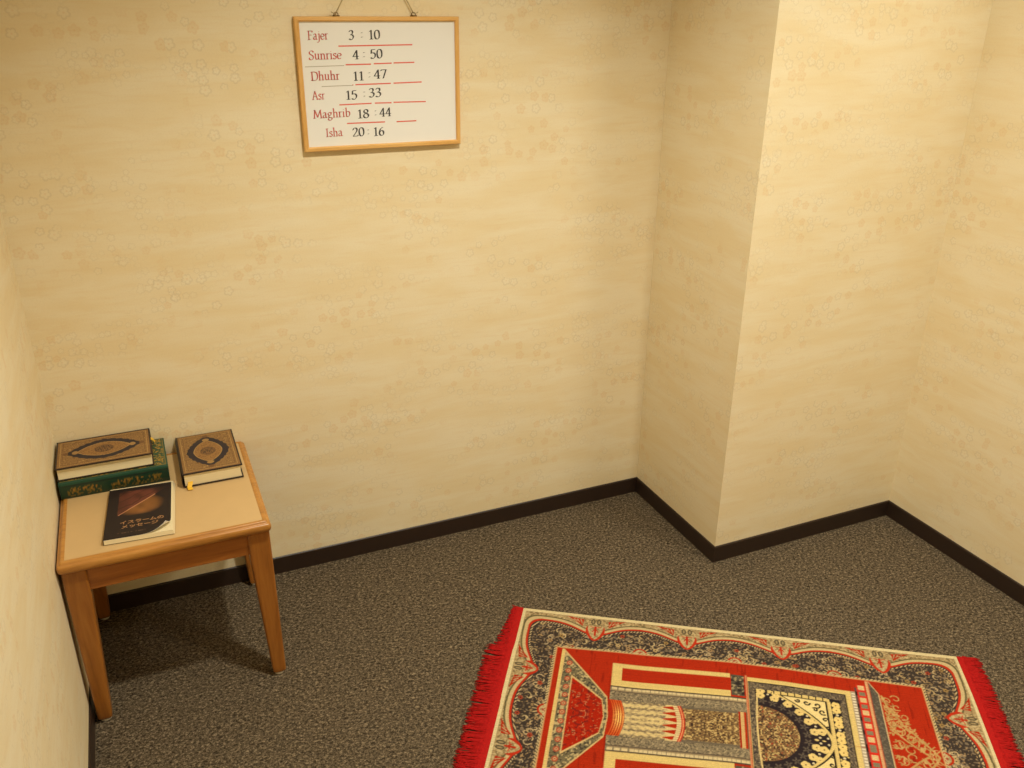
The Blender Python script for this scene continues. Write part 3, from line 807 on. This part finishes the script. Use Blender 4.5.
hardcover('brown gold-patterned hardcover book lying alone at the right of the table', -1.4900, -.1195, TOP, .155, .232, .0400, 0, 'L', ornate(False), (M['cover'], M['dark']), (40, 26, 20),
          ([(-.059, -.102, .0140), (-.060, -.117, .0120), (-.064, -.126, .0050), (-.062, -.135, .0012)], (.012, 0, 0)))

# paperback with a curled front cover
pb = thing('book', 'dark paperback with a curled cover corner lying at the table front', 'book', (-1.680, -.322, TOP), math.radians(-4.2), 'books on the side table')
PW, PH, PT = .154, .252, .0105
b = MB(); ns = 6; rings = []
for i in range(ns + 1):
    t = i / ns; f = .004 * t            # pages fan a little at the open side
    rings.append([(-PW / 2 + .001, -PH / 2 - .001 + .002 * t, .0006 + t * PT), (PW / 2 + .006 - f, -PH / 2 - .001 + .002 * t, .0006 + t * PT),
                  (PW / 2 + .006 - f, PH / 2 - .001, .0006 + t * PT), (-PW / 2 + .001, PH / 2 - .001, .0006 + t * PT)])
b.rings(rings); b.build('page_block', M['page'], pb)
b = MB(); b.box(-PW / 2, PW / 2 + .004, -PH / 2 - .001, PH / 2, 0, .0006)
b.box(-PW / 2 - .0006, -PW / 2, -PH / 2, PH / 2, 0, PT + .001); b.build('back_cover', M['dark'], pb)
cx0, cx1, cy0, cy1 = -PW / 2, PW / 2 - .002, -PH / 2 + .001, PH / 2 - .009
NX, NY = 130, 210
gx, gy = np.meshgrid(np.linspace(cx0, cx1, NX), np.linspace(cy0, cy1, NY))
uu = (gx - cx0) / (cx1 - cx0); vv = (gy - cy0) / (cy1 - cy0)
C = np.empty(gx.shape + (3,)); C[:] = lin((34, 24, 24))
pic = (uu > .17) & (uu < .92) & (vv > .42) & (vv < .93)
dd = (vv - .44) - (uu - .17) * .62
tex = vnoise(uu + .2 * vv, vv, 9, 70); tex2 = vnoise(uu, vv, 60, 71)
fade = sstep(1.02 - np.hypot((uu - .42) / .62, (vv - .66) / .36), 0, .45)[..., None]
lobe = sstep(1.0 - ((uu - .50) ** 2 / .17 + (vv - .61) ** 2 / .050), 0, .7)[..., None]
low = lin((138, 90, 46))[None, None] * (.6 + .5 * tex[..., None]); upp = lin((104, 56, 42))[None, None] * (.5 + .8 * tex[..., None])
upp = np.where((np.abs(np.sin((dd + .1 * tex) * 22)) < .22)[..., None], upp * .6, upp)
art = np.where((dd < 0)[..., None], C * (1 - lobe) + low * lobe, C * (1 - fade) + upp * fade)
C = np.where(pic[..., None], art, C)
C[pic & (np.abs(dd) < .009) & (uu > .18) & (uu < .74)] = lin((186, 130, 92))
C[(vv < .10) & (vv > .085) & (uu > .2) & (uu < .62) & (tex2 > .5)] = lin((96, 72, 56))
# a diagonal fold line near the lower right corner; beyond it the card rolls up
dn = np.array([.66, -.75]); dn /= np.linalg.norm(dn)
corner = np.array([cx1, cy0]); reach = .047; RR = .034
sd = (gx - corner[0]) * dn[0] + (gy - corner[1]) * dn[1] + reach
ss = np.clip(sd, 0, None)
off = RR * np.sin(np.clip(ss / RR, 0, 2.2)) - ss
Px = gx + off * dn[0]; Py = gy + off * dn[1]
Pz = PT + .0012 + RR * (1 - np.cos(np.clip(ss / RR, 0, 2.2))) * .8 + .0015 * sstep(vv, .8, 1)
cv = grid_mesh('front_cover', np.stack([Px, Py, Pz], -1), C, M['gloss'], pb)
cv.data.materials.append(M['white_page'])
so = cv.modifiers.new('card', 'SOLIDIFY'); so.thickness = .0005; so.offset = -1; so.material_offset = 1; so.material_offset_rim = 1

def text_mesh(body, size, loc, rz, mat, name, parent, bold=0):
    cu = bpy.data.curves.new(name, 'FONT'); cu.body = body; cu.size = size; cu.offset = bold; cu.extrude = .00008
    cu.align_x = 'LEFT'
    ob = bpy.data.objects.new('tmp', cu); COL.objects.link(ob)
    dg = bpy.context.evaluated_depsgraph_get()
    me = bpy.data.meshes.new_from_object(ob.evaluated_get(dg)); bpy.data.objects.remove(ob)
    me.materials.clear(); me.materials.append(mat); me.name = name
    o = bpy.data.objects.new(name, me); COL.objects.link(o); o.parent = parent; o.location = loc; o.rotation_euler = (0, 0, rz)
    return o
text_mesh('イスラームの', .0172, (-.044, -.062, PT + .0015), .0, M['gold'], 'title_lettering', cv, .0004)
text_mesh('メッセージ', .0172, (-.040, -.082, PT + .0015), .0, M['gold'], 'title_lettering', cv, .0004)

# ---------------------------------------------------------------- hanging timetable board
BX0, BX1, BZ0, BZ1 = -1.131, -.6865, 1.3155, 1.652
BCX, BCZ = (BX0 + BX1) / 2, (BZ0 + BZ1) / 2
board = thing('timetable_board', 'white board of prayer times in a pale wooden frame hanging on the back wall', 'board', (BCX, -.0035, BCZ))
board.rotation_euler = (0, math.radians(.1), 0)
bw, bh = (BX1 - BX0) / 2, (BZ1 - BZ0) / 2
FW = .0120
def rail(x0, x1, z0, z1, mat, cut):
    b = MB()
    prof = [(0, 0), (0, -.0125), (.0015, -.0150), (FW * .75, -.0155), (FW, -.0130), (FW, 0)]
    # mitred moulding, p: distance inwards from the outer edge, d: depth
    rings = []
    for end in (0, 1):
        ring = []
        for p, d in prof:
            if cut == 'top': x = (-bw + p) if end == 0 else (bw - p); ring.append((x, d, bh - p))
            if cut == 'bottom': x = (-bw + p) if end == 0 else (bw - p); ring.append((x, d, -bh + p))
            if cut == 'left': z = (-bh + p) if end == 0 else (bh - p); ring.append((-bw + p, d, z))
            if cut == 'right': z = (-bh + p) if end == 0 else (bh - p); ring.append((bw - p, d, z))
        rings.append(ring)
    b.rings(rings); return b.build('frame_rail', mat, board)
for cname, mt in (('top', 'fx'), ('bottom', 'fx'), ('left', 'fz'), ('right', 'fz')): rail(0, 0, 0, 0, M[mt], cname)
b = MB(); b.box(-bw + .004, bw - .004, -.0085, -.001, -bh + .004, bh - .004); b.build('writing_panel', M['white'], board)

# broad-nib lettering drawn as strokes (l = straight, s = smooth)
def cr(pts, n=6):
    out = []; P_ = [pts[0]] + list(pts) + [pts[-1]]
    for i in range(1, len(P_) - 2):
        p0, p1, p2, p3 = (np.array(P_[i + d], float) for d in (-1, 0, 1, 2))
        for k in range(n):
            t = k / n
            out.append(.5 * ((2 * p1) + (-p0 + p2) * t + (2 * p0 - 5 * p1 + 4 * p2 - p3) * t * t + (-p0 + 3 * p1 - 3 * p2 + p3) * t ** 3))
    out.append(np.array(pts[-1], float)); return out
G = {
 'F': (.52, [('l', (.14, 0), (.14, .68)), ('l', (.04, .67), (.48, .67), (.48, .56)), ('l', (.14, .36), (.38, .36)), ('l', (.03, .01), (.26, .01))]),
 'a': (.44, [('s', (.07, .37), (.15, .44), (.26, .42), (.30, .32), (.30, .08), (.35, .01), (.42, .04)), ('s', (.30, .27), (.15, .23), (.06, .12), (.12, .01), (.22, .03), (.30, .11))]),
 'j': (.25, [('s', (.03, .41), (.15, .44), (.15, .2), (.14, -.08), (.06, -.20), (-.06, -.2)), ('l', (.13, .60), (.17, .60))]),
 'e': (.42, [('s', (.07, .24), (.36, .25), (.35, .38), (.23, .44), (.10, .38), (.05, .22), (.11, .05), (.23, 0), (.37, .07))]),
 'r': (.34, [('l', (.12, 0), (.12, .44)), ('l', (.03, .41), (.12, .44)), ('s', (.12, .32), (.20, .42), (.31, .42)), ('l', (.03, .01), (.22, .01))]),
 'S': (.48, [('s', (.42, .56), (.38, .66), (.22, .69), (.10, .60), (.12, .46), (.28, .36), (.40, .24), (.37, .07), (.22, -.01), (.08, .04), (.06, .16))]),
 'u': (.48, [('s', (.03, .43), (.11, .44), (.11, .14), (.17, .02), (.28, .04), (.36, .14)), ('l', (.36, .44), (.36, .03)), ('l', (.28, .43), (.36, .44)), ('l', (.36, .02), (.45, .02))]),
 'n': (.50, [('l', (.12, 0), (.12, .44)), ('l', (.03, .42), (.12, .44)), ('s', (.12, .32), (.22, .43), (.33, .42), (.38, .30), (.38, 0)), ('l', (.04, .01), (.21, .01)), ('l', (.30, .01), (.47, .01))]),
 'i': (.25, [('l', (.13, 0), (.13, .44)), ('l', (.04, .42), (.13, .44)), ('l', (.04, .01), (.22, .01)), ('l', (.11, .61), (.15, .61))]),
 's': (.36, [('s', (.30, .36), (.24, .44), (.12, .42), (.09, .32), (.20, .24), (.30, .15), (.26, .03), (.13, 0), (.06, .09))]),
 'D': (.64, [('l', (.14, 0), (.14, .67)), ('s', (.03, .67), (.30, .68), (.52, .60), (.59, .36), (.52, .09), (.30, 0), (.03, .01))]),
 'h': (.50, [('l', (.12, 0), (.12, .74)), ('l', (.03, .71), (.12, .74)), ('s', (.12, .32), (.22, .43), (.33, .42), (.38, .30), (.38, 0)), ('l', (.04, .01), (.21, .01)), ('l', (.30, .01), (.47, .01))]),
 'A': (.62, [('l', (.08, .01), (.31, .69), (.54, .01)), ('l', (.17, .25), (.44, .25)), ('l', (.0, .01), (.18, .01)), ('l', (.44, .01), (.63, .01))]),
 'M': (.80, [('l', (.10, .01), (.17, .67), (.40, .08), (.64, .67), (.70, .01)), ('l', (.01, .01), (.19, .01)), ('l', (.60, .01), (.79, .01)), ('l', (.09, .67), (.18, .67)), ('l', (.63, .67), (.72, .67))]),
 'g': (.44, [('s', (.20, .44), (.08, .38), (.07, .26), (.18, .18), (.30, .24), (.31, .37), (.20, .44)), ('s', (.16, .18), (.08, .08), (.20, .02), (.36, -.03), (.36, -.16), (.18, -.22), (.05, -.14), (.10, -.03), (.2, .02)), ('l', (.30, .42), (.41, .44))]),
 'b': (.48, [('l', (.12, .03), (.12, .74)), ('l', (.03, .71), (.12, .74)), ('s', (.12, .34), (.24, .44), (.38, .38), (.42, .22), (.34, .04), (.20, 0), (.12, .05))]),
 'I': (.32, [('l', (.16, 0), (.16, .68)), ('l', (.05, .01), (.27, .01)), ('l', (.05, .67), (.27, .67))]),
 '0': (.50, [('s', (.25, .68), (.12, .60), (.07, .34), (.12, .08), (.25, 0), (.38, .08), (.43, .34), (.38, .60), (.25, .68))]),
 '1': (.42, [('l', (.23, 0), (.23, .68)), ('l', (.10, .58), (.23, .68)), ('l', (.10, .01), (.36, .01))]),
 '2': (.48, [('s', (.08, .52), (.14, .65), (.27, .68), (.38, .60), (.37, .44), (.24, .24), (.07, .03)), ('l', (.07, .02), (.43, .02), (.45, .10))]),
 '3': (.48, [('s', (.09, .58), (.18, .68), (.33, .65), (.36, .51), (.29, .40), (.18, .37)), ('s', (.18, .37), (.34, .34), (.41, .21), (.34, .05), (.19, -.01), (.07, .07))]),
 '4': (.50, [('l', (.34, 0), (.34, .68), (.05, .20), (.46, .20)), ('l', (.24, .01), (.44, .01))]),
 '5': (.48, [('l', (.40, .67), (.14, .67), (.11, .38)), ('s', (.11, .38), (.26, .43), (.39, .34), (.40, .16), (.30, .02), (.16, -.01), (.07, .07))]),
 '6': (.48, [('s', (.38, .66), (.22, .58), (.10, .36), (.09, .14), (.20, 0), (.34, .03), (.41, .18), (.36, .36), (.23, .40), (.11, .26))]),
 '7': (.46, [('l', (.06, .58), (.08, .66), (.42, .66), (.20, 0))]),
 '8': (.48, [('s', (.25, .38), (.12, .46), (.12, .61), (.25, .68), (.37, .60), (.36, .46), (.25, .38), (.10, .28), (.08, .10), (.24, 0), (.39, .08), (.40, .26), (.25, .38))]),
 ':': (.30, [('l', (.13, .16), (.17, .16)), ('l', (.13, .48), (.17, .48))]),
}
def lettering(name, body, x, z, width, size, mat, slope=0., bold=.115, colon_gap=0.):
    """body drawn from local (x, z) on the panel face, scaled to the given width (m)."""
    adv = 0; items = []
    for ch in body:
        if ch == ' ': adv += .22; continue
        w, st = G[ch]; items.append((adv, st)); adv += w
    kx = width / adv; b = MB(); th = math.radians(22)
    nib = np.array([math.cos(th), math.sin(th)]) * bold / 2; hair = np.array([-math.sin(th), math.cos(th)]) * .024
    y = -.0088
    for a0, st in items:
        for stt in st:
            pts = [np.array(p, float) for p in stt[1:]]
            if stt[0] == 's': pts = cr(pts)
            for p, q_ in zip(pts[:-1], pts[1:]):
                for nv in (nib, hair):
                    quad = [p - nv, p + nv, q_ + nv, q_ - nv]
                    area = sum(quad[i][0] * quad[(i + 1) % 4][1] - quad[(i + 1) % 4][0] * quad[i][1] for i in range(4))
                    if abs(area) < 1e-5: continue
                    if area < 0: quad = quad[::-1]
                    vs = []
                    for c_ in quad:
                        X_ = x + (a0 + c_[0]) * kx; Z_ = z + c_[1] * size / .68 + slope * (X_ - x)
                        vs.append((X_, y, Z_))
                    b.add(vs, [(0, 1, 2, 3)])
    o = b.build(name, mat, board)
    return o
NAMES = [
    ('Fajer', -1.0995, -1.0457, 1.5963),
    ('Sunrise', -1.1005, -1.0138, 1.548),
    ('Dhuhr', -1.0995, -1.0225, 1.4967),
    ('Asr', -1.0997, -1.0656, 1.4488),
    ('Maghrib', -1.101, -1.0, 1.4011),
    ('Isha', -1.0714, -1.0245, 1.3522),
]
TIMES = [
    ('3', -0.9931, -0.9771, 1.5957),
    (':', -0.9653, -0.9486, 1.5964),
    ('10', -0.9396, -0.9069, 1.5962),
    ('4', -0.9853, -0.9674, 1.5474),
    (':', -0.9617, -0.9459, 1.548),
    ('50', -0.9379, -0.9026, 1.5487),
    ('11', -0.9878, -0.9567, 1.4938),
    (':', -0.9502, -0.9342, 1.497),
    ('47', -0.9307, -0.8944, 1.4976),
    ('15', -1.0108, -0.978, 1.4462),
    (':', -0.9669, -0.9509, 1.4485),
    ('33', -0.9478, -0.9114, 1.4505),
    ('18', -0.9823, -0.9483, 1.3967),
    (':', -0.9387, -0.9224, 1.3987),
    ('44', -0.92, -0.8865, 1.399),
    ('20', -0.9986, -0.9639, 1.3497),
    (':', -0.9615, -0.9463, 1.3495),
    ('16', -0.9405, -0.9081, 1.3485),
]
RULES = [
    (-1.0207, 1.5803, -0.8193, 1.5819),
    (-1.0046, 1.5343, -0.9359, 1.5345),
    (-0.9285, 1.5354, -0.879, 1.5361),
    (-0.8738, 1.5365, -0.8153, 1.537),
    (-0.9896, 1.4833, -0.9874, 1.4832),
    (-0.9817, 1.4836, -0.8839, 1.4846),
    (-0.8763, 1.4849, -0.7964, 1.486),
    (-1.0286, 1.4335, -0.9401, 1.4346),
    (-0.9314, 1.4349, -0.8841, 1.4343),
    (-0.8788, 1.4352, -0.7861, 1.4341),
    (-1.0111, 1.3848, -0.9049, 1.3846),
    (-0.8724, 1.3837, -0.8153, 1.384),
]
GREYS = [
    (-1.1117, 1.5309, -1.0087, 1.5324),
    (-1.0723, 1.4814, -0.9886, 1.4822),
]
EYES = (-1.0213, -0.8132)
CAMF = 878.330
CAMROT = (0.411671, 0.414684, 0.007541)
CAMPOS = (-1.58039, -2.44395, 1.70024)
def loc_px(x, z): return x - BCX, z - BCZ
for body, x0, x1, z in NAMES:
    lx_, lz_ = loc_px(x0, z); lettering('prayer_name', body, lx_, lz_, x1 - x0, .0212, M['red_ink'], .015)
for body, x0, x1, z in TIMES:
    lx_, lz_ = loc_px(x0, z); lettering('prayer_time', body, lx_, lz_, x1 - x0, .0222, M['black_ink'], .02, .125)
def rule(name, x0, z0, x1, z1, w, mat):
    a, c_ = loc_px(x0, z0); d, e_ = loc_px(x1, z1); b = MB()
    b.add([(a, -.0087, c_ - w / 2), (d, -.0087, e_ - w / 2), (d, -.0087, e_ + w / 2), (a, -.0087, c_ + w / 2)], [(0, 1, 2, 3)])
    return b.build(name, mat, board)
for seg in RULES: rule('underline', *seg, .0032, M['red_line'])
for seg in GREYS: rule('strip_edge', *seg, .0016, M['grey_line'])

# eyelets and cord to a wall hook above
HX, HZ = -.910, 1.905
for ex in EYES:
    b = MB(); pts = []
    for k in range(13):
        a = 2 * math.pi * k / 12; pts.append((ex - BCX + .0055 * math.cos(a), -.0075, bh + .0045 + .0055 * math.sin(a)))
    b.tube(pts, .0012, 6)
    b.tube([(ex - BCX - .009, -.0075, bh + .0008), (ex - BCX + .009, -.0075, bh + .0008)], .0022, 6)
    b.build('eyelet', M['brass'], board, smooth=True)
b = MB()
for ex in EYES:
    p0 = np.array([ex - BCX, -.0075, bh + .008]); p1 = np.array([HX - BCX, -.010, HZ - BCZ])
    pts = []
    for t in np.linspace(0, 1, 14):
        p = p0 + (p1 - p0) * t; p[0] += .006 * math.sin(math.pi * t) * (1 if ex < HX else -1); p[2] -= .010 * math.sin(math.pi * t); pts.append(p)
    b.tube(pts, .0016, 6)
    sg = 1 if ex < HX else -1
    b.tube([p0, p0 + np.array([-.006 * sg, -.003, .0]), p0 + np.array([-.013 * sg, -.002, .003])], .0013, 5)   # knot tail
b.build('hanging_cord', M['cord'], board, smooth=True)
hk = MB(); hk.tube([(0, 0, 0), (0, -.012, -.001), (0, -.019, -.001), (0, -.022, .006)], .002, 8)
n = 14; hk.rings([[(r * math.cos(2 * math.pi * k / n), y, r * math.sin(2 * math.pi * k / n)) for k in range(n)] for r, y in ((.007, 0), (.007, -.0015), (.005, -.0025))])
ho = hk.build('wall_hook', M['steel'], None, (HX, 0, HZ - .003), smooth=True)
ho['label'] = 'small steel hook on the back wall above the framed board'; ho['category'] = 'hook'

# ---------------------------------------------------------------- light: recessed ceiling downlights
def downlight(name, x, y, power, size=150, blend=.9, rad=.045, colour=(1, .975, .85)):
    l = bpy.data.lights.new(name, 'SPOT'); l.energy = power; l.color = colour; l.spot_size = math.radians(size); l.spot_blend = blend; l.shadow_soft_size = rad
    o = bpy.data.objects.new(name, l); COL.objects.link(o); o.location = (x, y, CZ - .02); return o
downlight('ceiling_downlight', -.86, -1.12, 114, rad=.06)
downlight('ceiling_downlight', .33, -1.12, 49, rad=.09)
downlight('ceiling_downlight', .08, -2.35, 94, rad=.07)
w = bpy.data.worlds.new('World'); scene.world = w; w.use_nodes = True
w.node_tree.nodes['Background'].inputs[0].default_value = (1, .85, .65, 1); w.node_tree.nodes['Background'].inputs[1].default_value = .02

# ---------------------------------------------------------------- camera
yaw, pitch, roll = CAMROT
cyw, syw = math.cos(yaw), math.sin(yaw)
fwd = Vector((syw * math.cos(pitch), cyw * math.cos(pitch), -math.sin(pitch)))
rt = Vector((cyw, -syw, 0)); up = rt.cross(fwd)
r2 = math.cos(roll) * rt + math.sin(roll) * up; u2 = -math.sin(roll) * rt + math.cos(roll) * up
cam = bpy.data.cameras.new('camera'); cam.sensor_width = 36; cam.lens = CAMF * 36 / 1024; cam.clip_start = .02
co = bpy.data.objects.new('camera', cam); COL.objects.link(co)
mw = Matrix.Identity(4)
for i in range(3): mw[i][0] = r2[i]; mw[i][1] = u2[i]; mw[i][2] = -fwd[i]; mw[i][3] = CAMPOS[i]
co.matrix_world = mw; scene.camera = co

vs = scene.view_settings
vs.view_transform = 'Standard'; vs.look = 'None'; vs.gamma = 1; vs.use_curve_mapping = False; vs.exposure = 0.0
